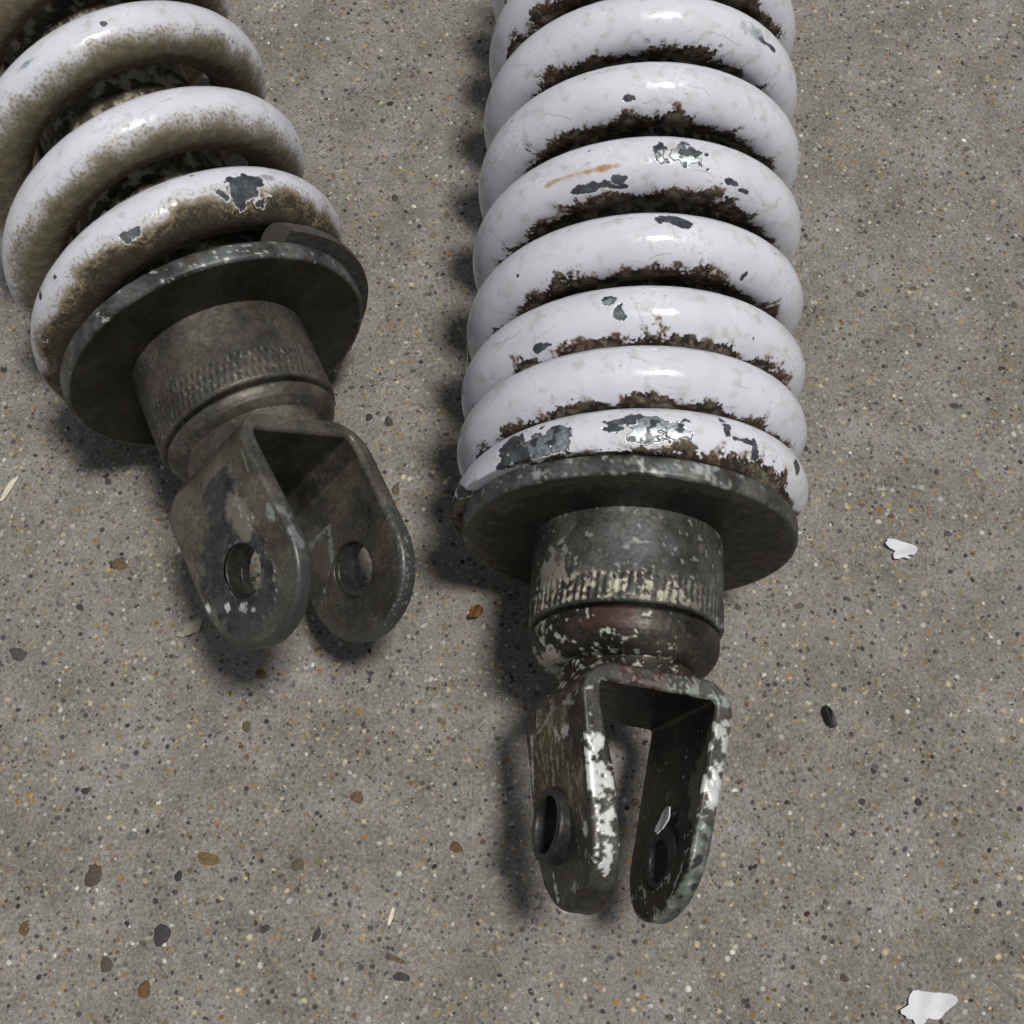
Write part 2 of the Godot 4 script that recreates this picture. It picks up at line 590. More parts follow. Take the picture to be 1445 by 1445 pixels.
# white paint with chips, grime in the lee of each coil, rust at its edge
func spring_material(i: int) -> ORMMaterial3D:
	var count := strips(i)
	var w := STRIP_W
	var h := STRIP_H * count
	var n := FastNoiseLite.new()
	set_noise(n, 61 + i, 0.014, 3)
	var n1 := grey(n, w, h)
	set_noise(n, 71 + i, 0.06, 3)
	var n2 := grey(n, w, h)
	set_noise(n, 81 + i, 0.2, 2)
	var n3 := grey(n, w, h)
	set_noise(n, 91 + i, 0.035, 3)
	var n4 := grey(n, w, h)
	var rgb := PackedByteArray()
	rgb.resize(w * h * 3)
	var orm := PackedByteArray()
	orm.resize(w * h * 3)
	var hgt := PackedByteArray()
	hgt.resize(w * h)
	var dirt_at1 := [26.0, 26.0, 39.0, 42.0, 49.0, 50.0, 53.0, 60.0]
	for row in h:
		var strip := row / STRIP_H
		var phi := PHI_FROM + PHI_SPAN * (float(row % STRIP_H) + 0.5) / STRIP_H
		for x in w:
			var k := row * w + x
			var a := n1[k] / 255.0
			var b := n2[k] / 255.0
			var c := n3[k] / 255.0
			var d := n4[k] / 255.0
			var th := (float(x) / w) * 360.0 - 180.0   # clock angle, 0 on top
			var edge: float
			var soft: float
			if i == 1:
				edge = dirt_at1[strip] + 15.0 + (6.0 if strip >= 4 else 0.0) + absf(th) * 0.24
				if strip == 1 and th < 0.0:
					edge = minf(26.0 + maxf(0.0, -th - 8.0) * 1.4, maxf(4.0, 70.0 - maxf(0.0, -th - 55.0) * 2.4))
				elif strip == 1:
					edge = 37.0 + th * 0.05
				soft = 2.2 + 8.0 * smoothstep(0.5, 0.7, d)
			else:
				edge = (36.0 if strip <= 1 else 54.0) - absf(th) * 0.05
				soft = 13.0 if strip <= 1 else 22.0
				if strip == 0:
					edge = -38.0 + th * 0.1
			var e := phi - edge + (a - 0.5) * (58.0 if i == 1 else 44.0) + (b - 0.5) * (22.0 if i == 1 else 18.0) + (c - 0.5) * (20.0 if i == 1 else 12.0)
			var dirt := smoothstep(-soft, soft, e)
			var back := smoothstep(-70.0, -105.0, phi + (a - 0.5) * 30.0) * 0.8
			# paint
			var dull := 0.915 + 0.075 * a + 0.015 * c
			var film := smoothstep(0.5, 0.72, d * 0.7 + b * 0.3) * 0.28
			var r := 0.882 * dull
			var g := 0.892 * dull
			var bl := 0.930 * dull
			r = lerpf(r, 0.74, film)
			g = lerpf(g, 0.73, film)
			bl = lerpf(bl, 0.70, film)
			var rough := 0.08 + 0.22 * smoothstep(0.35, 0.7, b) + film * 0.8
			var met := 0.0
			var ht := 200.0
			# scuffs and stray specks
			var scuff := smoothstep(0.58, 0.75, d) * smoothstep(0.45, 0.7, b) * 0.12
			scuff = maxf(scuff, smoothstep(0.72, 0.80, c) * smoothstep(0.6, 0.75, a) * 0.35)
			if i == 2:
				scuff = maxf(scuff, smoothstep(-34.0, 0.0, e) * (0.22 + 0.5 * smoothstep(0.52, 0.75, c)))
			else:
				scuff = maxf(scuff, smoothstep(-14.0, 0.0, e) * smoothstep(0.5, 0.66, b) * 0.45)
			r = lerpf(r, 0.45, scuff)
			g = lerpf(g, 0.41, scuff)
			bl = lerpf(bl, 0.34, scuff)
			rough = lerpf(rough, 0.7, scuff)
			# grime
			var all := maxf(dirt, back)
			if all > 0.0:
				var dr: float
				var dg: float
				var db: float
				var deep := smoothstep(5.0, 30.0, e)
				var pale := smoothstep(0.50, 0.68, b) * (0.35 + 0.65 * c)
				if i == 1:
					dr = lerpf(0.145, 0.41, pale)
					dg = lerpf(0.115, 0.365, pale)
					db = lerpf(0.09, 0.265, pale)
					var rusty := smoothstep(0.55, 0.7, d) * (1.0 - deep)
					dr = lerpf(dr, 0.27, rusty * 0.75)
					dg = lerpf(dg, 0.145, rusty * 0.75)
					db = lerpf(db, 0.07, rusty * 0.6)
					dr = lerpf(dr, 0.47 + 0.1 * c, deep * smoothstep(0.42, 0.6, a) * 0.75)
					dg = lerpf(dg, 0.45 + 0.1 * c, deep * smoothstep(0.42, 0.6, a) * 0.75)
					db = lerpf(db, 0.39 + 0.1 * c, deep * smoothstep(0.42, 0.6, a) * 0.75)
				else:
					dr = lerpf(0.37, 0.46, pale)
					dg = lerpf(0.345, 0.43, pale)
					db = lerpf(0.275, 0.345, pale)
					if strip <= 1:
						var blot := smoothstep(0.40, 0.60, b * 0.62 + c * 0.38)
						dr = lerpf(0.22, 0.60, blot * c * 1.2)
						dg = lerpf(0.185, 0.55, blot * c * 1.2)
						db = lerpf(0.135, 0.43, blot * c * 1.2)
						var low_ := smoothstep(10.0, 46.0, e + (a - 0.5) * 30.0)
						dr = lerpf(dr, 0.20, low_ * 0.8)
						dg = lerpf(dg, 0.175, low_ * 0.8)
						db = lerpf(db, 0.135, low_ * 0.8)
						if strip == 0:
							dr = 0.20 + 0.14 * b
							dg = 0.195 + 0.13 * b
							db = 0.185 + 0.12 * b
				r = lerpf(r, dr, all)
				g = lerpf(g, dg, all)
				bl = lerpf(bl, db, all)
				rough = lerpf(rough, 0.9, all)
				ht = lerpf(ht, 175.0 + 70.0 * b + 30.0 * c, all)
			rgb[k * 3] = int(clampf(r, 0, 1) * 255.0)
			rgb[k * 3 + 1] = int(clampf(g, 0, 1) * 255.0)
			rgb[k * 3 + 2] = int(clampf(bl, 0, 1) * 255.0)
			orm[k * 3] = 255
			orm[k * 3 + 1] = int(rough * 255.0)
			orm[k * 3 + 2] = int(met * 255.0)
			hgt[k] = int(clampf(ht, 0, 255))
	# chips: [angle round the coil from its tip, angle round the wire, half length, half width in mm, kind]
	var chips := []
	if i == 1:
		chips = [[1710, 5, 3.4, 1.9, "bright"], [1714, 0, 2.6, 0.8, "dark"], [1682, 56, 3.4, 0.8, "dark"], [1689, 50, 1.4, 0.6, "dark"], [1677, 25, 5.5, 0.45, "rust"],
			[1348, -16, 2.7, 1.0, "dark"], [971, 16, 0.9, 1.5, "dark"], [969, -4, 1.1, 0.9, "bright"], [219, 8, 3.1, 3.2, "dark"], [229, 6, 3.4, 2.3, "bright"], [236, 10, 1.5, 2.7, "bright"], [221, 18, 1.8, 1.6, "dark"],
			[257, -22, 1.4, 0.8, "dark"], [261, 2, 4.4, 1.9, "bright"], [270, 8, 2.2, 1.0, "bright"], [254, -14, 2.0, 0.9, "dark"], [252, 1, 1.7, 0.5, "dark"], [286, -10, 0.8, 1.7, "dark"], [291, 0, 2.2, 0.45, "dark"], [296, 8, 0.55, 1.7, "dark"],
			[319, 1, 0.9, 1.0, "dark"], [189, 22, 1.6, 2.8, "dark"], [2466, 16, 2.2, 0.35, "dark"], [2458, 12, 3.0, 1.4, "scuff"], [1729, 40, 1.4, 0.5, "dark"], [1735, 46, 1.2, 0.5, "dark"], [1376, 60, 0.3, 0.7, "dark"],
			[945, 50, 1.3, 0.6, "dark"], [2052, 44, 0.7, 0.5, "dark"]]
	else:
		chips = [[350, 26, 3.2, 2.2, "dark"], [347, 44, 1.5, 1.3, "dark"], [310, 36, 1.5, 0.9, "dark"], [280, 0, 0.5, 0.6, "dark"], [257, 33, 0.6, 0.7, "dark"], [270, -12, 0.4, 0.9, "dark"], [361, 0, 1.6, 0.5, "scuff"], [1049, 10, 0.5, 0.5, "dark"],
			[1020, 4, 1.6, 0.5, "scuff"]]
	var r2 := RandomNumberGenerator.new()
	r2.seed = 30 + i
	for k in (46 if i == 1 else 26):
		chips.append([r2.randf_range(150, count * 360 - 250.0), r2.randf_range(-40, 40), r2.randf_range(0.12, 0.34), r2.randf_range(0.1, 0.28), "dark"])
	var px := w / (TAU * COIL_R * 1.12)
	var py := STRIP_H / (PHI_SPAN / 360.0 * TAU * WIRE)
	for q in chips:
		var u: float = (q[0] + P.tip + 180.0) / 360.0
		var strip := int(floor(u))
		if strip >= count: continue
		var cx := int((u - strip) * w)
		var cy := int((q[1] - PHI_FROM) / PHI_SPAN * STRIP_H)
		var hx := int(q[2] * px * 1.7) + 2
		var hy := int(q[3] * py * 1.7) + 2
		for dy in range(-hy, hy + 1):
			var yy := cy + dy
			if yy < 0 or yy >= STRIP_H: continue
			for dx in range(-hx, hx + 1):
				var xx := cx + dx
				if xx < 0 or xx >= w: continue
				var k := (strip * STRIP_H + yy) * w + xx
				var ex: float = dx / (q[2] * px)
				var ey: float = dy / (q[3] * py)
				var rr := pow(pow(absf(ex), 2.6) + pow(absf(ey), 2.6), 0.385) + (n4[k] / 255.0 - 0.5) * 1.5 + (n2[k] / 255.0 - 0.5) * 1.1
				if q[4] == "rust" or q[4] == "scuff":
					var s := clampf((1.1 - rr) * 1.2, 0.0, 1.0) * (0.3 + 0.7 * n3[k] / 255.0)
					var cc := Color(0.62, 0.40, 0.18) if q[4] == "rust" else Color(0.48, 0.50, 0.55)
					rgb[k * 3] = int(lerpf(rgb[k * 3], cc.r * 255, s))
					rgb[k * 3 + 1] = int(lerpf(rgb[k * 3 + 1], cc.g * 255, s))
					rgb[k * 3 + 2] = int(lerpf(rgb[k * 3 + 2], cc.b * 255, s))
					continue
				if rr < 1.0:
					var v := 0.8 + 0.4 * n3[k] / 255.0
					if q[4] == "bright" and n2[k] > 85 and rr < 0.9:
						rgb[k * 3] = int(178 * v)
						rgb[k * 3 + 1] = int(184 * v)
						rgb[k * 3 + 2] = int(189 * v)
						orm[k * 3 + 1] = 118 + n3[k] / 8
						orm[k * 3 + 2] = 235
					else:
						var w2 := v * (0.78 + 0.55 * n2[k] / 255.0)
						rgb[k * 3] = int(84 * w2)
						rgb[k * 3 + 1] = int(88 * w2)
						rgb[k * 3 + 2] = int(91 * w2)
						orm[k * 3 + 1] = 95 + n2[k] / 6
						orm[k * 3 + 2] = 120
					hgt[k] = 95
				elif rr < 1.16 and dy > 0:
					rgb[k * 3] = maxi(rgb[k * 3], 215)
					rgb[k * 3 + 1] = maxi(rgb[k * 3 + 1], 216)
					rgb[k * 3 + 2] = maxi(rgb[k * 3 + 2], 216)
					hgt[k] = 225
	# hair-fine scratches and thin brown runs
	for k in (1100 if i == 1 else 380):
		var x := float(r2.randi() % w)
		var y := float(r2.randi() % h)
		var dir := r2.randf_range(-0.5, 0.5)
		if r2.randf() < 0.25: dir = r2.randf_range(-1.6, 1.6)
		var strength := 0.08 + 0.3 * pow(r2.randf(), 2.0)
		var dark := Color(0.42, 0.36, 0.30) if r2.randf() < 0.6 else Color(0.45, 0.46, 0.50)
		for m2 in int(6 + 34 * pow(r2.randf(), 2.0)):
			x += cos(dir)
			y += sin(dir)
			dir += r2.randf_range(-0.15, 0.15)
			if x < 0 or x >= w or y < 0 or y >= h: break
			var at := int(y) * w + int(x)
			rgb[at * 3] = int(lerpf(rgb[at * 3], dark.r * 255, strength))
			rgb[at * 3 + 1] = int(lerpf(rgb[at * 3 + 1], dark.g * 255, strength))
			rgb[at * 3 + 2] = int(lerpf(rgb[at * 3 + 2], dark.b * 255, strength))
			hgt[at] = maxi(0, hgt[at] - int(40 * strength))
	var m := ORMMaterial3D.new()
	m.albedo_texture = ImageTexture.create_from_image(Image.create_from_data(w, h, false, Image.FORMAT_RGB8, rgb))
	m.orm_texture = ImageTexture.create_from_image(Image.create_from_data(w, h, false, Image.FORMAT_RGB8, orm))
	m.heightmap_enabled = true
	m.heightmap_texture = ImageTexture.create_from_image(Image.create_from_data(w, h, false, Image.FORMAT_L8, hgt))
	m.heightmap_scale = 0.03
	return m


# grimy steel: broad tone, blotches, fine grain, a little rust
func grime(p: Vector3, base: Color, dark: Color, dust: Color, rust: float) -> Color:
	var a := noise_low.get_noise_3dv(p)
	var b := noise_mid.get_noise_3dv(p)
	var c := noise_fine.get_noise_3dv(p)
	var g := noise_grain.get_noise_3dv(p)
	var col := base.lerp(dark, clampf(0.45 + a * 0.9 + b * 0.7, 0.0, 1.0))
	col = col.lerp(dust, clampf((b * 0.8 - a * 0.6 + c * 0.3 - 0.10) * 1.5, 0.0, 0.7))
	if rust > 0.0:
		var q := noise_mid.get_noise_3d(p.x + 40.0, p.y * 0.8, p.z + 13.0) + c * 0.35
		col = col.lerp(Color(0.33, 0.19, 0.12), clampf((q - 0.18) * 2.6, 0.0, 1.0) * rust)
	var k := 1.0 + g * 0.09 + c * 0.12
	return Color(col.r * k, col.g * k, col.b * k, c * 0.028 + g * 0.008 + b * 0.035)


func build_seat(i: int, t: Node3D, mat: Material) -> void:
	var acc := Acc.new()
	var ex := 0.6 if i == 1 else 0.0
	var prof: Array = [Vector2(0.0, 14.0), Vector2(0.0, 27.4 + ex), Vector2(-0.18, 27.82 + ex), Vector2(-0.6, 28.0 + ex), Vector2(-2.85, 28.0 + ex), Vector2(-3.25, 27.8 + ex), Vector2(SEAT, 27.4 + ex), Vector2(SEAT, 16.0)]
	var front_base := Color(0.20, 0.19, 0.165)
	var front_dark := Color(0.125, 0.12, 0.105)
	lathe(acc, dense(prof, 0.4), 420, AXIS_H, func(p: Vector3, _n):
		var r := Vector2(p.x, p.y - AXIS_H).length()
		var ang := rad_to_deg(atan2(p.x, p.y - AXIS_H))
		if r > 27.3 + ex:
			var c := grime(p, Color(0.40, 0.42, 0.42), Color(0.21, 0.215, 0.21), Color(0.52, 0.53, 0.50), 0.25)
			var q := noise_fine.get_noise_3dv(p * 0.8) * 0.6 + noise_mid.get_noise_3dv(p * 0.8) * 0.9 - absf(ang - 4.0) * 0.004 + 0.05
			var lit := (sm(0.05, 0.5, q) * 0.8 if i == 1 else sm(0.42, 0.5, q))
			c = Color(lerpf(c.r, 0.72, lit), lerpf(c.g, 0.74, lit), lerpf(c.b, 0.73, lit), c.a + lit * 0.05)
			if i == 1 and ang > 25.0:
				var k := sm(25.0, 60.0, ang) * 0.6
				c = Color(lerpf(c.r, 0.25, k), lerpf(c.g, 0.245, k), lerpf(c.b, 0.21, k), c.a)
			return c
		var c2 := grime(p, front_base, front_dark, Color(0.26, 0.25, 0.21), 0.12)
		c2.a += sin(r * 11.0 + noise_low.get_noise_3dv(p) * 2.0) * 0.012 + noise_low.get_noise_3dv(p * 1.4) * 0.06
		if i == 1 and p.z > -0.3:
			var near_rim := sm(-0.1, 0.12, (r - 23.5) * 0.12 + noise_mid.get_noise_3dv(p) * 0.5 - absf(ang + 20.0) * 0.004)
			c2 = Color(lerpf(c2.r, 0.36, near_rim * 0.6), lerpf(c2.g, 0.35, near_rim * 0.6), lerpf(c2.b, 0.315, near_rim * 0.6), c2.a + near_rim * 0.04)
		return c2)
	obj("spring_seat", acc.mesh(), mat, t)


func build_sleeve(i: int, t: Node3D, mat: Material) -> void:
	var acc := Acc.new()
	var prof: Array = [Vector2(15.95, 13.8), Vector2(15.95, 15.75), Vector2(15.7, 16.1), Vector2(15.35, SLEEVE_R), Vector2(-1.0, SLEEVE_R)]
	lathe(acc, dense(prof, 0.22), 540, AXIS_H, func(p: Vector3, _n):
		var ang := atan2(p.x, p.y - AXIS_H)
		var deg := rad_to_deg(ang)
		var c: Color
		if i == 1:
			c = grime(p, Color(0.33, 0.33, 0.315), Color(0.215, 0.215, 0.205), Color(0.45, 0.45, 0.43), 0.06)
		else:
			c = grime(p, Color(0.35, 0.34, 0.31), Color(0.235, 0.23, 0.21), Color(0.42, 0.41, 0.38), 0.2)
		# knurled band
		var from := 11.0 if i == 1 else 10.2
		var band := sm(from - 0.35, from + 0.35, p.z + noise_mid.get_noise_3dv(p) * 0.5) * sm(15.75, 15.3, p.z)
		if band > 0.0:
			var k := 78.0 if i == 1 else 84.0
			var wave := sin(ang * k + (p.z * 0.5 if i == 1 else 0.0))
			if i == 2:
				wave = sin(ang * k + p.z * 1.5) * 0.6 + sin(ang * k - p.z * 1.5) * 0.4
			var worn := 0.55 + 0.8 * noise_mid.get_noise_3dv(p * 0.8)
			c.a += band * (wave * 0.13 if i == 1 else wave * 0.11) * clampf(worn, 0.1, 1.0)
			var dk := band * clampf(-wave, 0.0, 1.0) * 0.30
			c = Color(c.r * (1 - dk), c.g * (1 - dk), c.b * (1 - dk), c.a)
			if i == 1:
				# old cream paint caught in the knurl
				var q := noise_fine.get_noise_3dv(p * 0.8) * 0.6 + noise_mid.get_noise_3dv(p) * 0.7 + wave * 0.10
				var lit := band * sm(-0.12, 0.22, q) * sm(62.0, 20.0, deg + noise_mid.get_noise_3dv(p) * 14.0)
				c = Color(lerpf(c.r, 0.68, lit), lerpf(c.g, 0.665, lit), lerpf(c.b, 0.58, lit), c.a + lit * 0.10)
			elif worn > 0.6:
				var lit := band * sm(0.42, 0.7, noise_fine.get_noise_3dv(p) + wave * 0.25)
				c = Color(lerpf(c.r, 0.52, lit), lerpf(c.g, 0.54, lit), lerpf(c.b, 0.52, lit), c.a)
		if i == 1:
			# pale scale in front of the knurl, left of the top; a bare bluish patch on the top
			var d := Vector2((deg + 52.0) * 0.28, (p.z - 9.2)).length() * 0.16 + noise_mid.get_noise_3dv(p) * 0.75
			var s := sm(0.55, 0.35, d)
			c = Color(lerpf(c.r, 0.56, s), lerpf(c.g, 0.55, s), lerpf(c.b, 0.50, s), c.a + s * 0.08)
			var d2 := Vector2((deg - 2.0) * 0.18, (p.z - 6.0)).length() * 0.14 + noise_mid.get_noise_3dv(p * 0.7) * 0.6
			var s2 := sm(0.7, 0.2, d2) * 0.5
			c = Color(lerpf(c.r, 0.38, s2), lerpf(c.g, 0.40, s2), lerpf(c.b, 0.43, s2), c.a)
			var sp := sm(0.42, 0.52, noise_mid.get_noise_3dv(p * 1.5) * 0.9 + noise_mid.get_noise_3d(p.x * 0.6, p.y * 0.6, p.z + 9.0) * 0.6) * 0.8
			c = Color(lerpf(c.r, 0.60, sp), lerpf(c.g, 0.61, sp), lerpf(c.b, 0.59, sp), c.a)
		return c)
	obj("sleeve", acc.mesh(), mat, t)


func build_ring(i: int, t: Node3D, mat: Material) -> void:
	var acc := Acc.new()
	var e: float = P.ring_end
	var rr := 15.6
	var back := 9.0 if i == 1 else 11.8
	var pts: Array = [Vector2(P.sb - P.th + 0.4, back), Vector2(e + 0.6, back), Vector2(e + 0.15, back + 0.5), Vector2(e, back + 1.6)]
	var bend := 4.6 if i == 1 else 2.6
	for k in 9:
		var a := PI / 2 * k / 8
		pts.append(Vector2(e - bend + bend * cos(a), rr - bend + bend * sin(a)))
	if i == 2:
		pts = [Vector2(P.sb - P.th + 0.6, back), Vector2(20.6, back + 0.1), Vector2(20.0, back + 0.5), Vector2(19.6, 13.4), Vector2(19.3, 13.9), Vector2(18.8, 14.6), Vector2(18.0, 15.1), Vector2(17.4, 15.35)]
		rr = 15.45
	pts.append_array([Vector2(17.0, rr), Vector2(16.55, rr - 0.35), Vector2(16.45, 13.6), Vector2(15.6, 13.6)])
	lathe(acc, dense(pts, 0.28), 420, AXIS_H, func(p: Vector3, n: Vector3):
		var deg := rad_to_deg(atan2(p.x, p.y - AXIS_H))
		var c: Color
		if i == 1:
			c = grime(p, Color(0.25, 0.24, 0.21), Color(0.13, 0.125, 0.115), Color(0.36, 0.355, 0.32), 0.2)
			var red := sm(0.5, -0.2, Vector2((deg + 14.0) * 0.05, (p.z - 18.6) * 0.42).length() - 0.75 + noise_mid.get_noise_3dv(p) * 0.9)
			c = Color(lerpf(c.r, 0.31, red * 0.8), lerpf(c.g, 0.205, red * 0.8), lerpf(c.b, 0.18, red * 0.8), c.a)
			var q := noise_fine.get_noise_3dv(p * 0.7) * 0.45 + noise_mid.get_noise_3dv(p * 0.9) * 0.8
			var lit := sm(0.34, 0.46, q + sm(-36.0, -62.0, deg) * 0.42 + sm(21.0, 23.0, p.z) * 0.2 + sm(6.0, 0.0, absf(deg - 6.0)) * 0.12 - sm(25.0, 45.0, deg) * 0.4)
			c = Color(lerpf(c.r, 0.68, lit), lerpf(c.g, 0.68, lit), lerpf(c.b, 0.63, lit), c.a + lit * 0.16)
		else:
			c = grime(p, Color(0.38, 0.37, 0.33), Color(0.25, 0.245, 0.22), Color(0.46, 0.45, 0.42), 0.2)
		return c)
	obj("end_collar", acc.mesh(), mat, t)


func build_inner(i: int, t: Node3D, mat: Material) -> void:
	var end: float = P.s[P.s.size() - 1] - WIRE
	var acc := Acc.new()
	var shade := func(p: Vector3, _n):
		var c := grime(p, Color(0.36, 0.34, 0.28), Color(0.19, 0.175, 0.14), Color(0.50, 0.48, 0.42), 0.2)
		var q := noise_mid.get_noise_3dv(p * 0.55) + noise_fine.get_noise_3dv(p) * 0.3
		var crust := sm(-0.05, 0.18, q)
		c = Color(lerpf(c.r, 0.66, crust), lerpf(c.g, 0.635, crust), lerpf(c.b, 0.56, crust), c.a * 3.0 + crust * 0.6)
		return c
	lathe(acc, dense([Vector2(SEAT - 0.1, 18.6), Vector2(-26.4, 18.6), Vector2(-27.0, 18.1), Vector2(-27.0, 15.0)], 0.5), 300, AXIS_H, shade)
	obj("spring_guide", acc.mesh(), mat, t)
	var acc2 := Acc.new()
	lathe(acc2, dense([Vector2(-23.0, 15.6), Vector2(end, 15.6)], 0.5), 260, AXIS_H, shade)
	obj("damper_tube", acc2.mesh(), mat, t)


# the far end, outside the picture: seat, collar and eye
func build_rear(_i: int, t: Node3D, mat: Material) -> void:
	var e: float = P.s[P.s.size() - 1] - WIRE + 2.0
	var shade := func(p: Vector3, _n): return grime(p, Color(0.30, 0.29, 0.26), Color(0.18, 0.175, 0.16), Color(0.40, 0.39, 0.35), 0.2)
	var acc := Acc.new()
	lathe(acc, dense([Vector2(e, 12.0), Vector2(e, 27.4), Vector2(e - 0.5, 28.0), Vector2(e - 3.0, 28.0), Vector2(e - 3.5, 27.4), Vector2(e - 3.5, 17.0), Vector2(e - 16.0, 17.0), Vector2(e - 18.0, 15.0), Vector2(e - 20.0, 9.0), Vector2(e - 27.0, 8.0), Vector2(e - 27.0, 0.1)], 1.2), 96, AXIS_H, shade)
	obj("rear_spring_seat", acc.mesh(), mat, t)
	var acc2 := Acc.new()
	var prof := [Vector2(-9, 7.5), Vector2(-9, 12.5), Vector2(-8, 13.5), Vector2(8, 13.5), Vector2(9, 12.5), Vector2(9, 7.5), Vector2(-9, 7.5)]
	var z0 := e - 37.0
	patch(acc2, 65, prof.size(), func(i: int, j: int):
		var a := TAU * i / 64.0
		var q: Vector2 = prof[j]
		return Vector3(q.x, AXIS_H + cos(a) * q.y, z0 + sin(a) * q.y), shade, true, true)
	obj("mounting_eye", acc2.mesh(), mat, t)


# ------------------------------------------------------------------ the forked end
# fork coordinates: s along the axis, p across the fork (positive: the prong that points left), w along the width of the prongs
var fork_o: Vector3
var fork_a: Vector3
var fork_p: Vector3
var fork_w: Vector3


func fork_point(s: float, p: float, w: float) -> Vector3:
	return fork_o + fork_a * s + fork_p * p + fork_w * w


func fork_coords(q: Vector3) -> Vector3:
	var d := q - fork_o
	return Vector3(d.dot(fork_a), d.dot(fork_p), d.dot(fork_w))


# the bend between prong and bridge: nearly square inside, round outside
func bend_point(a: float, tau: float, ro: float, th: float) -> Vector2:
	var d := ro - th
	var inner := Vector2(pow(sin(a), 0.3), pow(maxf(cos(a), 0.0), 0.3)) * d
	var outer := Vector2(sin(a), cos(a)) * ro
	return inner.lerp(outer, tau)


# finer steps at both ends, where the inside corner is tight
func bend_step(k: int) -> float:
	var x := k / 24.0
	var e := x * x * x * (x * (x * 6.0 - 15.0) + 10.0)
	return lerpf(e, x, 0.15)


func half_width(s: float, sgn := 1.0) -> float:
	var sh: float = P.sb + P.Lh
	if s >= sh:
		return sqrt(maxf(0.0, P.Rt * P.Rt - (s - sh) * (s - sh)))
	# the lower edge is drawn in where it meets the neck
	var k := 1.0 if sgn >= 0.0 else lerpf(0.74, 1.0, smoothstep(P.sb - P.th - 1.0, P.sb + (5.0 if P.Rt > 12.0 else 3.0), s))
	return k * lerpf(P.wb, P.Rt, clampf((s - P.sb + P.th) / (P.Lh + P.th), 0.0, 1.0))


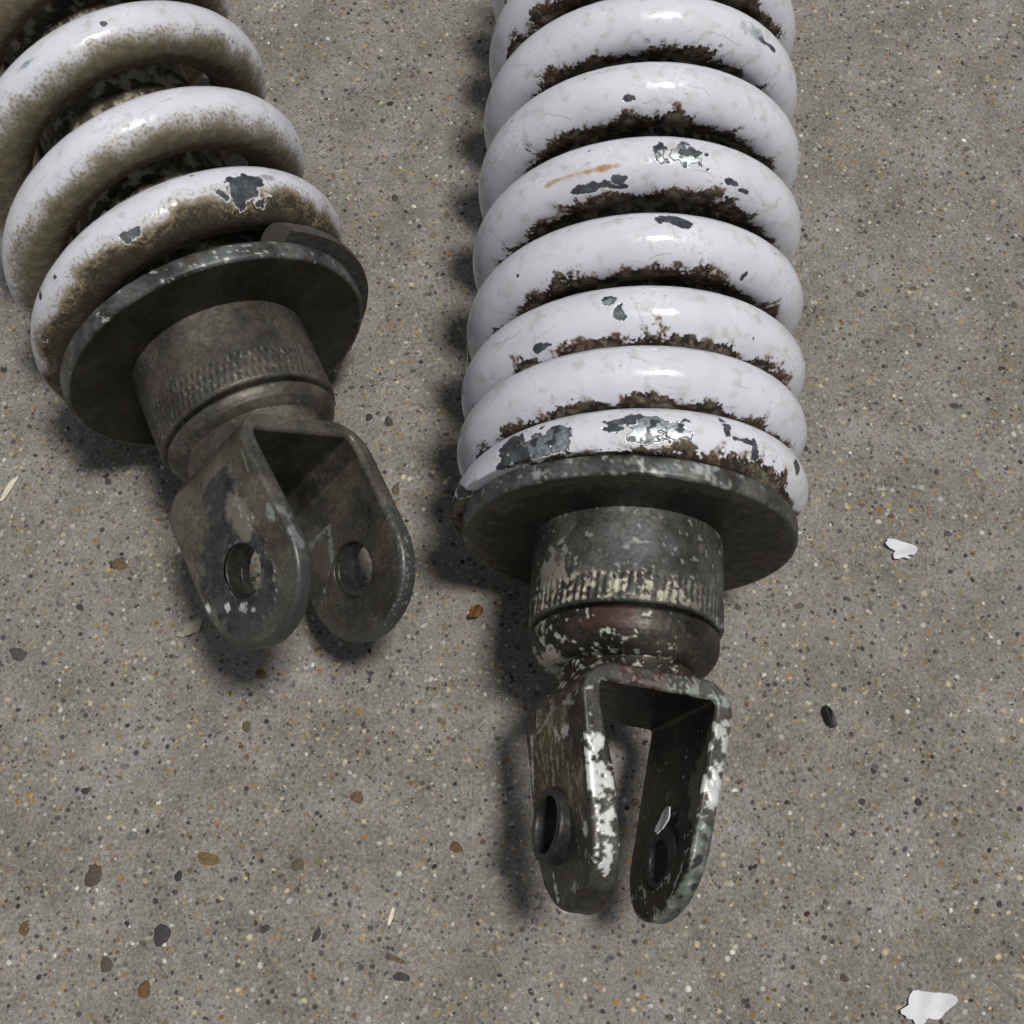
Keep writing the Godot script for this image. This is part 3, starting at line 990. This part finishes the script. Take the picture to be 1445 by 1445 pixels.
func build_clevis(i: int, t: Node3D, mat: Material) -> void:
	var roll := deg_to_rad(P.roll)
	var side := Vector3(-1, 0, 0)
	var up := Vector3(0, 1, 0)
	var a := Vector3(0, 0, 1)
	var p_ := side * cos(roll) + up * sin(roll)
	fork_w = up * cos(roll) - side * sin(roll)
	var yc := deg_to_rad(P.yc)
	fork_a = a * cos(yc) + p_ * sin(yc)
	fork_p = p_ * cos(yc) - a * sin(yc)
	fork_o = Vector3(0, AXIS_H, 0) + p_ * P.off
	var sb: float = P.sb
	var th: float = P.th
	var g2: float = P.gap / 2.0
	var sh: float = sb + P.Lh
	var rt: float = P.Rt
	var bev := 0.6 if i == 1 else 0.95
	var ro := 5.6 if i == 1 else 7.6
	var sj := sb - th + ro       # where bend meets prong
	var pc := g2 + th - ro
	var cur := P
	# the outline as a loop of stations: [s0, prong side, w, inward ds, inward dw, bend angle]
	# prong station: side +1 or -1; bend station: side and angle 0..90 (0 at the prong); bridge station: across x
	var loop := []
	var add_prong := func(sgn: float, top: float, towards_tip: bool):
		var list := []
		var n := 70
		for k in range(1, n):
			var s := lerpf(sj, sh, float(k) / n)
			list.append(["prong", sgn, s, half_width(s, top) * top, 0.0, -top])
		n = 80
		for k in n + 1:
			var al := PI / 2 * k / n
			list.append(["prong", sgn, sh + rt * sin(al), rt * cos(al) * top, -sin(al), -cos(al) * top])
		if not towards_tip:
			list.reverse()
		loop.append_array(list)
	var add_bridge := func(top: float, from_left: bool):
		var list := []
		for k in range(0, 25):
			list.append(["bend", 1.0, PI / 2 * bend_step(k), top])
		for k in range(1, 60):
			list.append(["flat", lerpf(pc, -pc, k / 60.0), 0.0, top])
		for k in range(24, -1, -1):
			list.append(["bend", -1.0, PI / 2 * bend_step(k), top])
		if not from_left:
			list.reverse()
		loop.append_array(list)
	add_prong.call(1.0, 1.0, false)
	add_bridge.call(1.0, true)
	add_prong.call(-1.0, 1.0, true)
	add_prong.call(-1.0, -1.0, false)
	add_bridge.call(-1.0, false)
	add_prong.call(1.0, -1.0, true)
	loop.append(loop[0])

	# station, depth through the sheet (0 inner face, 1 outer), inset from the outline -> point
	var place := func(q: Array, tau: float, inset: float) -> Vector3:
		if q[0] == "prong":
			var k: float = cur.kl if q[1] > 0 else cur.kr
			var s: float = q[2] + q[4] * inset
			var w: float = q[3] + q[5] * inset
			return fork_point(s, q[1] * (g2 + th * tau) + k * (s - sj) - swell(i, q[1], s - sj) * (1.0 - tau), w)
		if q[0] == "bend":
			var bp := bend_point(q[2], tau, ro, th)
			var s2: float = sj - bp.x
			return fork_point(s2, q[1] * (pc + bp.y), (half_width(s2, q[3]) - inset) * q[3])
		var s3: float = sj - ro + th - th * tau
		return fork_point(s3, q[1], (half_width(s3, q[3]) - inset) * q[3])

	var acc := Acc.new()
	var tau_list := []
	var inset_list := []
	for k in 5:
		var al := PI / 2 * k / 4
		tau_list.append(bev / th * (1 - sin(al)) if false else bev / th * (1.0 - cos(al)))
		inset_list.append(bev * (1.0 - sin(al)))
	for k in range(1, 9):
		tau_list.append(lerpf(bev / th, 1.0 - bev / th, k / 9.0))
		inset_list.append(0.0)
	for k in 5:
		var al := PI / 2 * k / 4
		tau_list.append(1.0 - bev / th + bev / th * sin(al))
		inset_list.append(bev * (1.0 - cos(al)))
	var shade_edge := clevis_shade(i, "edge")
	var shade_outer_l := clevis_shade(i, "outer_l")
	var shade_outer_r := clevis_shade(i, "outer_r")
	var shade_inner_l := clevis_shade(i, "inner_l")
	var shade_inner_r := clevis_shade(i, "inner_r")
	var shade_bridge_in := clevis_shade(i, "bridge_in")
	var shade_bridge_out := clevis_shade(i, "bridge_out")
	patch(acc, loop.size(), tau_list.size(), func(u: int, v: int): return place.call(loop[u], tau_list[v], inset_list[v]), shade_edge, false)

	# prong faces, each from its hole out to its outline
	for sgn in [1.0, -1.0]:
		var rim := []
		for q in loop:
			if q[0] == "prong" and q[1] == sgn:
				rim.append(q)
		if sgn > 0.0:        # the loop starts at this prong's tip: put the two runs in order round the outline
			var half := rim.size() / 2
			rim = rim.slice(half) + rim.slice(0, half)
		# close along the bend
		var lastw: float = rim[rim.size() - 1][3]
		var firstw: float = rim[0][3]
		for k in 61:
			rim.append(["join", sgn, sj, lerpf(lastw, firstw, k / 60.0), 0.0, 0.0])
		rim.append(rim[0])
		var hole_at := Vector2(sh, 0.0) + hole_shift(i, sgn)
		var hr: float = hole_radius(i, sgn)
		for tau in [0.0, 1.0]:
			var k_: float = cur.kl if sgn > 0 else cur.kr
			var f := func(u: int, v: int):
				var q: Array = rim[u]
				var inset := bev
				var s: float = q[2] + q[4] * inset
				var w: float = q[3] + q[5] * inset
				if q[0] == "join":
					w -= bev * signf(w) * minf(1.0, absf(w) / 8.0)
				var dir := (Vector2(s, w) - hole_at).normalized()
				var inner := hole_at + dir * (hr + 0.25)
				var x := float(v) / 80.0
				var pt := inner.lerp(Vector2(s, w), x)
				return fork_point(pt.x, sgn * (g2 + th * tau) + k_ * (pt.x - sj) - swell(i, sgn, pt.x - sj) * (1.0 - tau), pt.y)
			var sh_: Callable
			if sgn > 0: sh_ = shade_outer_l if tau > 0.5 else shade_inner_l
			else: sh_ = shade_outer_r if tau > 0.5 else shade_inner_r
			patch(acc, rim.size(), 81, f, sh_, (sgn > 0.0) != (tau > 0.5), true)
		# wall of the hole
		var kk: float = cur.kl if sgn > 0 else cur.kr
		var wall := [[0.0, 0.25], [0.04, 0.06], [0.08, 0.0], [0.3, 0.0], [0.5, 0.0], [0.7, 0.0], [0.92, 0.0], [0.96, 0.06], [1.0, 0.25]]
		patch(acc, 97, wall.size(), func(u: int, v: int):
			var al := TAU * u / 96.0
			var q: Array = wall[v]
			var r: float = hr + q[1]
			var s := hole_at.x + cos(al) * r
			return fork_point(s, sgn * (g2 + th * q[0]) + kk * (s - sj) - swell(i, sgn, s - sj) * (1.0 - q[0]), hole_at.y + sin(al) * r), clevis_shade(i, "hole"), sgn < 0.0, true)
	# bridge faces with their bends
	var path := []
	for k in 25:
		path.append(["bend", 1.0, PI / 2 * bend_step(k), 1.0])
	for k in range(1, 60):
		path.append(["flat", lerpf(pc, -pc, k / 60.0), 0.0, 1.0])
	for k in range(24, -1, -1):
		path.append(["bend", -1.0, PI / 2 * bend_step(k), 1.0])
	for tau in [0.0, 1.0]:
		patch(acc, path.size(), 91, func(u: int, v: int):
			var q: Array = path[u]
			var x: float = lerpf(-1.0, 1.0, v / 90.0)
			if q[0] == "bend":
				var bp := bend_point(q[2], tau, ro, th)
				var s: float = sj - bp.x
				return fork_point(s, q[1] * (pc + bp.y), (half_width(s, x) - bev) * x)
			var s3: float = sj - ro + th - th * tau
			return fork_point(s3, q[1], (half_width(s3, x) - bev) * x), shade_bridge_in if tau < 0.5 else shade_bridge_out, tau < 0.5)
	# the neck: round at the collar, square where it runs into the fork
	var nr := 10.6 if i == 1 else 12.6
	var n0 := sb - th - (2.6 if i == 1 else 1.5)
	var n1 := sb - th + 2.5
	var lump := 2.4 if i == 1 else 1.0
	var shade_neck := clevis_shade(i, "bridge_out")
	patch(acc, 241, 26, func(u: int, v: int):
		var al := TAU * u / 240.0
		var x := v / 25.0
		var e := pow(x, 1.7)
		var ca := cos(al)
		var sa := sin(al)
		var k := pow(pow(absf(ca), 5.0) + pow(absf(sa), 5.0), -0.2)
		var sq := Vector2(ca * (pc + 4.5), sa * (half_width(n1, sa) - 0.7)) * k
		var ci := Vector2(ca, sa) * nr
		var q := ci.lerp(sq, e)
		return fork_point(lerpf(n0, n1, x), q.x, q.y), func(p: Vector3, n: Vector3):
			var c: Color = shade_neck.call(p, n)
			c.a *= lump
			return c, true, true)
	var clevis := obj("fork_end", acc.mesh(), mat, t)

	# the bushes that line the holes: [prong, from, to] in mm from the inner face
	var bushes := [[1.0, -1.6, th + 1.7], [-1.0, 0.0, th + 0.7]] if i == 1 else [[1.0, -1.3, 0.6], [-1.0, 1.0, th + 1.8]]
	for bsh in bushes:
		var sgn: float = bsh[0]
		var k: float = P.kl if sgn > 0.0 else P.kr
		var at := Vector2(sh, 0.0) + hole_shift(i, sgn)
		var p0: float = sgn * g2 + k * (at.x - sj)
		var ir: float = hole_radius(i, sgn) - (1.3 if i == 1 and sgn < 0.0 else 0.12)
		var orr: float = P.hole + 1.35
		var b0: float = bsh[1]
		var b1: float = bsh[2]
		var prof := [Vector2(b0, orr), Vector2(b0, ir + 0.25), Vector2(b0 + 0.2, ir), Vector2(b1 - 0.2, ir), Vector2(b1, ir + 0.25), Vector2(b1 + 0.05, orr - 0.4), Vector2(b1 - 0.1, orr - 0.1), Vector2(b1 - 0.5, orr), Vector2(b0, orr)]
		var dp := dense(prof, 0.25)
		var acc2 := Acc.new()
		patch(acc2, 129, dp.size(), func(u: int, v: int):
			var al := TAU * u / 128.0
			var q: Vector2 = dp[v]
			return fork_point(at.x + cos(al) * q.y, p0 + sgn * q.x, at.y + sin(al) * q.y), func(p: Vector3, _n):
				return grime(p, Color(0.24, 0.245, 0.245), Color(0.13, 0.13, 0.13), Color(0.31, 0.315, 0.31), 0.15), sgn < 0.0, true)
		obj("bush", acc2.mesh(), mat, clevis)


# the left prong of the first fork thickens towards its tip, on the inside
func swell(i: int, sgn: float, ds: float) -> float:
	return 1.5 * smoothstep(0.0, 14.0, ds) if i == 1 and sgn > 0.0 else 0.0


func hole_radius(i: int, sgn: float) -> float:
	return P.hole + (0.5 if i == 2 and sgn < 0.0 else 0.0)


func hole_shift(i: int, sgn: float) -> Vector2:
	return Vector2.ZERO if i == 2 else Vector2(-2.0, -2.6) if sgn > 0.0 else Vector2(1.6, -0.6)


func blend(c: Color, o: Color, k: float, lift := 0.0) -> Color:
	return Color(lerpf(c.r, o.r, k), lerpf(c.g, o.g, k), lerpf(c.b, o.b, k), c.a + lift * k)


# distance to a segment in (s, w)
func seg_d(x: float, y: float, ax: float, ay: float, bx: float, by: float) -> float:
	var d := Vector2(bx - ax, by - ay)
	var q := Vector2(x - ax, y - ay)
	var t := clampf(q.dot(d) / maxf(d.length_squared(), 1e-6), 0.0, 1.0)
	return (q - d * t).length()


func clevis_shade(i: int, where: String) -> Callable:
	var sb: float = P.sb
	var sh: float = P.sb + P.Lh
	var g2: float = P.gap / 2.0
	var th: float = P.th
	var paint := Color(0.80, 0.81, 0.81)
	var pale := Color(0.52, 0.55, 0.53)
	var P2 := P
	if i == 1:
		return func(p: Vector3, _n):
			var f := fork_coords(p)
			var s := f.x
			var w := f.z
			var a := noise_mid.get_noise_3dv(p)
			var b := noise_fine.get_noise_3dv(p)
			var g := noise_grain.get_noise_3dv(p)
			var l := noise_low.get_noise_3dv(p)
			var c: Color
			match where:
				"edge":
					c = grime(p, Color(0.33, 0.33, 0.31), Color(0.17, 0.165, 0.155), Color(0.42, 0.42, 0.39), 0.25)
					if w > 0.0 or s > sh + 4.0:
						if f.y > 0.0 and s > sb + 2.0:
							var sw: float = 1.5 * sm(0.0, 14.0, s - sb - 2.5)
							var across: float = (f.y - (g2 - 0.1545 * (s - sb - 2.5) - sw)) / (th + sw)   # 0 inner .. 1 outer
							var k: float = sm(0.14, 0.34, a * 0.8 + b * 0.25 + 0.40 - absf(across - lerpf(0.66, 0.46, sm(sb + 8.0, sh, s))) * 0.75 - sm(sb + 9.0, sb + 4.0, s) * 0.8 - sm(sh + 6.0, sh + 9.5, s) * 0.9)
							c = blend(c, paint, k, 0.10)
						elif s > sb + 1.0:
							# right prong: pale scale, then smooth grey-green near the tip
							var smooth_ := sm(sh - 5.0, sh - 1.0, s + a * 2.0)
							c = blend(c, Color(0.50, 0.54, 0.51), smooth_ * clampf(0.62 + a * 1.1 + l * 0.4, 0.1, 0.85))
							c = blend(c, Color(0.14, 0.14, 0.145), sm(0.16, 0.3, noise_mid.get_noise_3d(p.x + 7.0, p.y, p.z - 20.0) + b * 0.25 - 0.05) * smooth_ * 0.8)
							var k := sm(0.04, 0.34, a * 0.9 + b * 0.25 + 0.20 - sm(sb + 6.0, sb + 1.0, s) * 0.35 - smooth_ * 0.45)
							c = blend(c, Color(0.70, 0.72, 0.71), k, 0.08)
							var k2 := sm(0.1, 0.2, 0.3 - absf(s - (sb + 13.5)) * 0.085 + a * 0.25)
							c = blend(c, paint, k2, 0.08)
						else:
							var k := sm(0.10, 0.36, a * 0.8 + b * 0.3 + 0.06 + sm(sb - th + 1.0, sb, s) * 0.22 - sm(3.0, 8.0, f.y) * 0.25)
							c = blend(c, pale, k, 0.08)
							var red := sm(0.1, 0.4, l * 0.8 + a * 0.6 + sm(-2.0, 4.0, f.y) * 0.35 - sm(7.0, 9.0, f.y) * 0.4)
							c = blend(c, Color(0.30, 0.19, 0.18), red * 0.55)
				"outer_l":
					c = grime(p, Color(0.36, 0.34, 0.29), Color(0.17, 0.16, 0.145), Color(0.50, 0.48, 0.41), 0.3)
					# mottled rust and lichen-coloured scale in the upper middle
					var st := noise_mid.get_noise_3d(p.x * 1.6, p.y * 1.6, p.z * 0.45)
					var zone := sm(13.0, 6.0, Vector2((s - 38.0), (w - 1.0) * 0.8).length())
					c = blend(c, Color(0.42, 0.35, 0.21), zone * sm(-0.05, 0.3, st + b * 0.2) * 0.7)
					c = blend(c, Color(0.60, 0.58, 0.49), zone * sm(0.05, 0.3, b * 0.25 - st * 0.9) * 0.9, 0.06)
					# dark smooth band beside the edge, dark panel near the bend
					c = blend(c, Color(0.12, 0.11, 0.115), sm(0.55, 0.2, absf(w - 8.0) * 0.14 + a * 0.4) * sm(43.0, 38.0, s) * 0.7)
					c = blend(c, Color(0.24, 0.245, 0.245), sm(47.0, 52.0, s + a * 3.0) * 0.6)
					var cr := minf(seg_d(s, w, 29.6, -1.5, 32.0, 8.5), seg_d(s, w, 30.4, 3.5, 33.5, -6.5)) + absf(b) * 0.5 - 0.1
					c = blend(c, Color(0.66, 0.67, 0.65), sm(0.42, 0.16, cr), 0.1)
					var fl := minf(minf(Vector2(s - 35.4, (w - 4.4) * 0.7).length() - 0.8, seg_d(s, w, 34.0, 0.0, 36.4, 1.8) - 0.25), minf(Vector2(s - 51.0, w - 8.6).length() - 0.9, seg_d(s, w, 56.0, -5.0, 60.0, -4.0) - 0.25))
					fl = minf(fl, seg_d(s, w, 34.0, -9.5, 42.0, -10.6) - 0.35)
					c = blend(c, paint, sm(0.25, -0.05, fl + b * 0.7 + a * 0.4), 0.12)
					var k := sm(0.36, 0.46, b * 0.3 + st * 0.9 + (0.08 if s > 58.0 else 0.0))
					c = blend(c, Color(0.62, 0.62, 0.58), k, 0.08)
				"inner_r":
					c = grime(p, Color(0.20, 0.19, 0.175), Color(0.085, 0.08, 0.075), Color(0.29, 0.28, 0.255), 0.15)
					# pale bare wedge along the upper edge
					var wd := sm(0.15, -0.15, absf(s - 41.5) * 0.09 - (w - 6.2) * 0.2 + a * 0.35)
					c = blend(c, Color(0.42, 0.405, 0.36), wd * 0.8)
					c = blend(c, Color(0.60, 0.61, 0.60), sm(0.42, 0.52, b * 0.5 + a * 0.8 + (0.16 if s > 55.0 else -0.08)), 0.06)
					c = blend(c, paint, sm(0.3, 0.05, seg_d(s, w, 52.0, 9.5, 59.5, 6.0) + b * 0.4) * 0.8, 0.05)
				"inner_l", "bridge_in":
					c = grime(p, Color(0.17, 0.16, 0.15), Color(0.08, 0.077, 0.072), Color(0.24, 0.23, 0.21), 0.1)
				"bridge_out":
					c = grime(p, Color(0.28, 0.26, 0.23), Color(0.15, 0.14, 0.13), Color(0.40, 0.39, 0.35), 0.3)
					c = blend(c, Color(0.66, 0.66, 0.61), sm(0.16, 0.3, b * 0.4 + a * 0.9), 0.12)
				_:
					c = grime(p, Color(0.20, 0.20, 0.195), Color(0.10, 0.10, 0.098), Color(0.28, 0.28, 0.27), 0.1)
			return c
	return func(p: Vector3, _n):
		var f := fork_coords(p)
		var s := f.x
		var w := f.z
		var a := noise_mid.get_noise_3dv(p)
		var b := noise_fine.get_noise_3dv(p)
		var c: Color
		match where:
			"edge":
				c = grime(p, Color(0.38, 0.375, 0.34), Color(0.26, 0.255, 0.235), Color(0.45, 0.44, 0.41), 0.12)
				var wear := sm(sh - 8.0, sh + 2.0, s)
				c = blend(c, Color(0.27, 0.29, 0.29), wear * 0.7)
				if w > 0.0 and f.y > 0.0:
					var across: float = (f.y - (g2 - 0.06 * (s - sb - 1.0))) / th
					var k := sm(0.18, 0.02, absf(across - 0.72) * 0.6 + a * 0.3) * sm(sh - 6.0, sh - 3.5, s) * sm(sh + 6.0, sh + 3.0, s)
					c = blend(c, Color(0.55, 0.57, 0.57), k * 0.7)
				elif w > 0.0:
					c = blend(c, Color(0.50, 0.53, 0.52), sm(0.32, 0.5, b + a * 0.5) * wear)
			"outer_l":
				c = grime(p, Color(0.43, 0.42, 0.375), Color(0.30, 0.29, 0.26), Color(0.51, 0.50, 0.45), 0.08)
				# the hollow rubbed blue-black by a washer
				var d := Vector2((s - 44.5) * 0.78, (w + 2.2)).length()
				if s < 42.0:
					d = minf(d, seg_d(s, w, 31.5, 2.5, 42.0, -3.0) * 1.3 + 3.2)
				var hol := sm(9.6, lerpf(6.4, 8.6, sm(-4.0, 4.0, w)), d + a * 1.8 + b * 0.5)
				var tone := 1.0 + a * 0.45 + b * 0.22
				c = blend(c, Color(0.235 * tone, 0.238 * tone, 0.26 * tone), hol * clampf(0.82 + noise_low.get_noise_3dv(p * 1.6) * 0.5, 0.5, 0.95), -0.35)
				# bright worn lip round the hole
				var lip := absf(Vector2(s - sh, w).length() - P2.hole - 0.5)
				c = blend(c, Color(0.47, 0.47, 0.46), sm(0.5, 0.1, lip) * sm(-0.05, 0.25, a + b * 0.5) * 0.8)
				c = blend(c, Color(0.53, 0.52, 0.47), sm(3.0, 1.8, seg_d(s, w, 36.0, 4.3, 39.5, 4.6) + a * 1.2) * 0.85)
				c = blend(c, Color(0.36, 0.335, 0.28), sm(0.8, 0.4, seg_d(s, w, 33.0, -5.0, 35.8, -4.0) + b * 0.4) * 0.8)
				var wt := minf(minf(Vector2(s - 45.6, w + 11.2).length() - 0.7, Vector2(s - 48.2, w + 6.5).length() - 0.6), minf(Vector2(s - 50.3, w + 3.2).length() - 0.9, Vector2(s - 51.6, w + 1.2).length() - 0.35))
				c = blend(c, Color(0.86, 0.88, 0.88), sm(0.2, -0.1, wt + b * 0.7), 0.1)
				c = blend(c, Color(0.55, 0.60, 0.59), sm(0.5, 0.1, seg_d(s, w, 40.4, 11.0, 41.6, 10.6) - 0.5 + b * 0.8), 0.08)
				c = blend(c, Color(0.52, 0.54, 0.52), sm(0.28, 0.1, seg_d(s, w, 28.0, 11.0, 32.5, 10.2) + b * 0.2) * 0.8)
				c = blend(c, Color(0.30, 0.315, 0.325), sm(48.0, 53.0, s + a * 3.0) * 0.5)
			"inner_r":
				c = grime(p, Color(0.32, 0.315, 0.28), Color(0.21, 0.205, 0.185), Color(0.39, 0.38, 0.34), 0.08)
				# a scar edged with pale scale
				var tri := minf(minf(seg_d(s, w, 35.4, -1.5, 36.0, -9.0), seg_d(s, w, 35.4, -1.5, 41.0, -3.6)), seg_d(s, w, 41.0, -3.6, 46.0, -10.0) + 0.4)
				var inside := sm(0.5, -0.5, Vector2((s - 38.8) * 0.6, w + 5.8).length() - 3.0 + a)
				c = blend(c, Color(0.37, 0.36, 0.33), inside * 0.7, 0.15)
				c = blend(c, Color(0.48, 0.505, 0.49), sm(0.6, 0.25, tri + b * 0.9 + a * 0.6) * 0.9, 0.1)
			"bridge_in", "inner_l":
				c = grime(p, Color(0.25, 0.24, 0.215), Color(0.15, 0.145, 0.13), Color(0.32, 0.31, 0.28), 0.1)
			"bridge_out":
				c = grime(p, Color(0.40, 0.39, 0.35), Color(0.28, 0.27, 0.245), Color(0.47, 0.46, 0.42), 0.15)
			_:
				c = grime(p, Color(0.24, 0.235, 0.22), Color(0.14, 0.138, 0.13), Color(0.33, 0.325, 0.30), 0.1)
		return c


# ------------------------------------------------------------------ loose bits on the concrete
# a thin, slightly curled chip with a ragged outline
func flake_mesh(rx: float, rz: float, thick: float, curl: float, seed_: int, jag := 0.28) -> ArrayMesh:
	var r := RandomNumberGenerator.new()
	r.seed = seed_
	var seg := 34
	var rad := []
	for k in seg:
		rad.append(0.0)
	for h in [1, 2, 3, 4, 5, 7, 9]:
		var amp := jag * 1.1 / pow(h, 0.75) * r.randf_range(0.4, 1.0)
		var ph := r.randf() * TAU
		for k in seg:
			rad[k] += amp * sin(h * TAU * k / seg + ph)
	for k in seg:
		rad[k] = 1.0 + rad[k] * 0.8 + r.randf_range(-0.05, 0.05)
	var acc := Acc.new()
	for side in [0, 1]:
		for ring in 5:
			for k in seg:
				var a := TAU * k / seg
				var q: float = rad[k] * ring / 4.0
				var x := cos(a) * rx * q
				var z := sin(a) * rz * q
				acc.v.append(Vector3(x, thick * side + curl * (x * x / (rx * rx) + 0.4 * z / rz + 0.5) + curl * 0.25 * sin(x / rx * 4.0 + z / rz * 3.0) + curl * 0.3 + 0.05, z) * MM)
		var f: int = side * 5 * seg
		for ring in 4:
			for k in seg:
				var a: int = f + ring * seg + k
				var b: int = f + ring * seg + (k + 1) % seg
				if side == 1:
					acc.idx.append_array(PackedInt32Array([a, b, a + seg, b, b + seg, a + seg]))
				else:
					acc.idx.append_array(PackedInt32Array([a, a + seg, b, b, a + seg, b + seg]))
	for k in seg:
		var a := 4 * seg + k
		var b := 4 * seg + (k + 1) % seg
		acc.idx.append_array(PackedInt32Array([a, a + 5 * seg, b, b, a + 5 * seg, b + 5 * seg]))
	var st := SurfaceTool.new()
	st.begin(Mesh.PRIMITIVE_TRIANGLES)
	var per := 4 * seg * 6
	for k in acc.idx.size():
		st.set_smooth_group(1 if k < per else 2 if k < 2 * per else -1)
		st.add_vertex(acc.v[acc.idx[k]])
	st.generate_normals()
	return st.commit()


func flat_mat(c: Color, rough: float, spec := 0.5) -> StandardMaterial3D:
	var m := StandardMaterial3D.new()
	m.albedo_color = c
	m.roughness = rough
	m.metallic_specular = spec
	return m


func loose(called: String, label: String, category: String, mesh: Mesh, mat: Material, at: Vector3, turn: float, group := "") -> MeshInstance3D:
	var o := obj(called, mesh, mat, self)
	o.position = at * MM
	o.rotation.y = turn
	tag(o, label, category, group)
	return o


func build_debris() -> void:
	var white := flat_mat(Color(0.82, 0.83, 0.85), 0.55)
	var grey_ := flat_mat(Color(0.62, 0.60, 0.53), 0.6)
	var flakes := "loose flakes of paint"
	loose("paint_flake", "jagged white paint flake alone on the concrete right of the spring seat", "paint flake", flake_mesh(2.8, 1.7, 0.2, 0.45, 21, 0.5), white, Vector3(75.1, 0, -0.5), -0.5, flakes)
	loose("paint_flake", "largest white paint flake, cut off by the bottom edge of the photo", "paint flake", flake_mesh(3.8, 2.6, 0.2, 0.5, 25, 0.5), white, Vector3(69.8, 0, 83.6), 0.5, flakes)
	loose("paint_flake", "dull beige flake beside the tip of the grey fork end", "paint flake", flake_mesh(1.9, 1.3, 0.3, 0.3, 3), grey_, Vector3(-60.2, 0, 14.7), 0.7, flakes)
	loose("paint_flake", "tiny pale crumb just left of the dull beige flake", "paint flake", flake_mesh(0.9, 0.65, 0.3, 0.2, 4), grey_, Vector3(-62.6, 0, 16.3), 0.2, flakes)
	loose("paint_flake", "thin pale sliver on the concrete at the left edge of the photo", "paint flake", flake_mesh(0.55, 2.9, 0.2, 0.2, 5, 0.15), flat_mat(Color(0.80, 0.77, 0.68), 0.6), Vector3(-99.4, 0, -14.1), -0.45, flakes)
	loose("paint_flake", "narrow cream splinter on the bare concrete below and between the two fork ends", "paint flake", flake_mesh(0.4, 1.5, 0.25, 0.2, 6, 0.2), flat_mat(Color(0.85, 0.82, 0.72), 0.6), Vector3(-21, 0, 67.7), -0.3, flakes)
	# the flake caught inside the fork
	P = params(1)
	var o := MeshInstance3D.new()
	o.name = numbered("paint_flake")
	o.mesh = flake_mesh(2.7, 1.3, 0.2, 0.12, 7, 0.22)
	o.material_override = white
	add_child(o, true)
	tag(o, "white paint flake stuck inside the right prong of the paint-flecked fork end", "paint flake", flakes)
	var roll := deg_to_rad(P.roll)
	var p_ := Vector3(-1, 0, 0) * cos(roll) + Vector3(0, 1, 0) * sin(roll)
	var w_ := Vector3(0, 1, 0) * cos(roll) + Vector3(1, 0, 0) * sin(roll)
	var a_ := Vector3(0, 0, 1)
	var shock := Transform3D(Basis(Vector3.UP, deg_to_rad(-3.35)), Vector3(19.84, 0, 10.09) * MM)
	var at: Vector3 = Vector3(0, AXIS_H, 0) + p_ * (P.off - P.gap / 2.0 + 0.152 * (46.2 - P.sb - 2.5) + 1.25) + a_ * 46.2 + w_ * 1.3
	# its long side runs from low at the tip end to high at the bridge end
	var out_ := (p_ - a_ * 0.152).normalized()
	var long_ := (w_ * 0.78 - a_ * 0.62)
	long_ = (long_ - out_ * long_.dot(out_)).normalized()
	o.transform = shock * Transform3D(Basis(long_, out_, long_.cross(out_)), at * MM)

	loose("husk", "small glossy black husk on the concrete right of the speckled fork end", "seed husk", flake_mesh(0.85, 2.3, 0.9, 0.2, 8, 0.12), flat_mat(Color(0.05, 0.055, 0.06), 0.3), Vector3(58.6, 0, 32.4), 0.32)
	loose("leaf_scrap", "rusty orange scrap of dead leaf in the shade between the two shock absorbers", "leaf scrap", flake_mesh(1.5, 1.2, 0.15, 0.9, 9, 0.3), flat_mat(Color(0.42, 0.26, 0.14), 0.7), Vector3(-7.1, 0, 11.8), 0.4)
	# a hair lying against the spring
	var path := [Vector3(-12.2, 1.0, -53), Vector3(-11.4, 3.0, -50.1), Vector3(-9.8, 4.2, -46.5), Vector3(-9.1, 3.6, -42.5), Vector3(-9.6, 1.0, -37.5)]
	var curve := Curve3D.new()
	for k in path.size():
		var tan_: Vector3 = (path[mini(k + 1, path.size() - 1)] - path[maxi(k - 1, 0)]) / 6.0
		curve.add_point(path[k], -tan_, tan_)
	curve.bake_interval = 0.4
	var pts := curve.get_baked_points()
	var acc := Acc.new()
	patch(acc, pts.size(), 7, func(i: int, j: int):
		var al := TAU * j / 6.0
		return pts[i] + Vector3(cos(al), sin(al), 0) * 0.05, func(_p, _n): return Color(0.75, 0.73, 0.68, 0.0))
	loose("hair", "fine pale hair curling against the left side of the tightly wound spring", "hair", acc.mesh(), vertex_metal(0.5, 0.0, 77), Vector3.ZERO, 0.0)
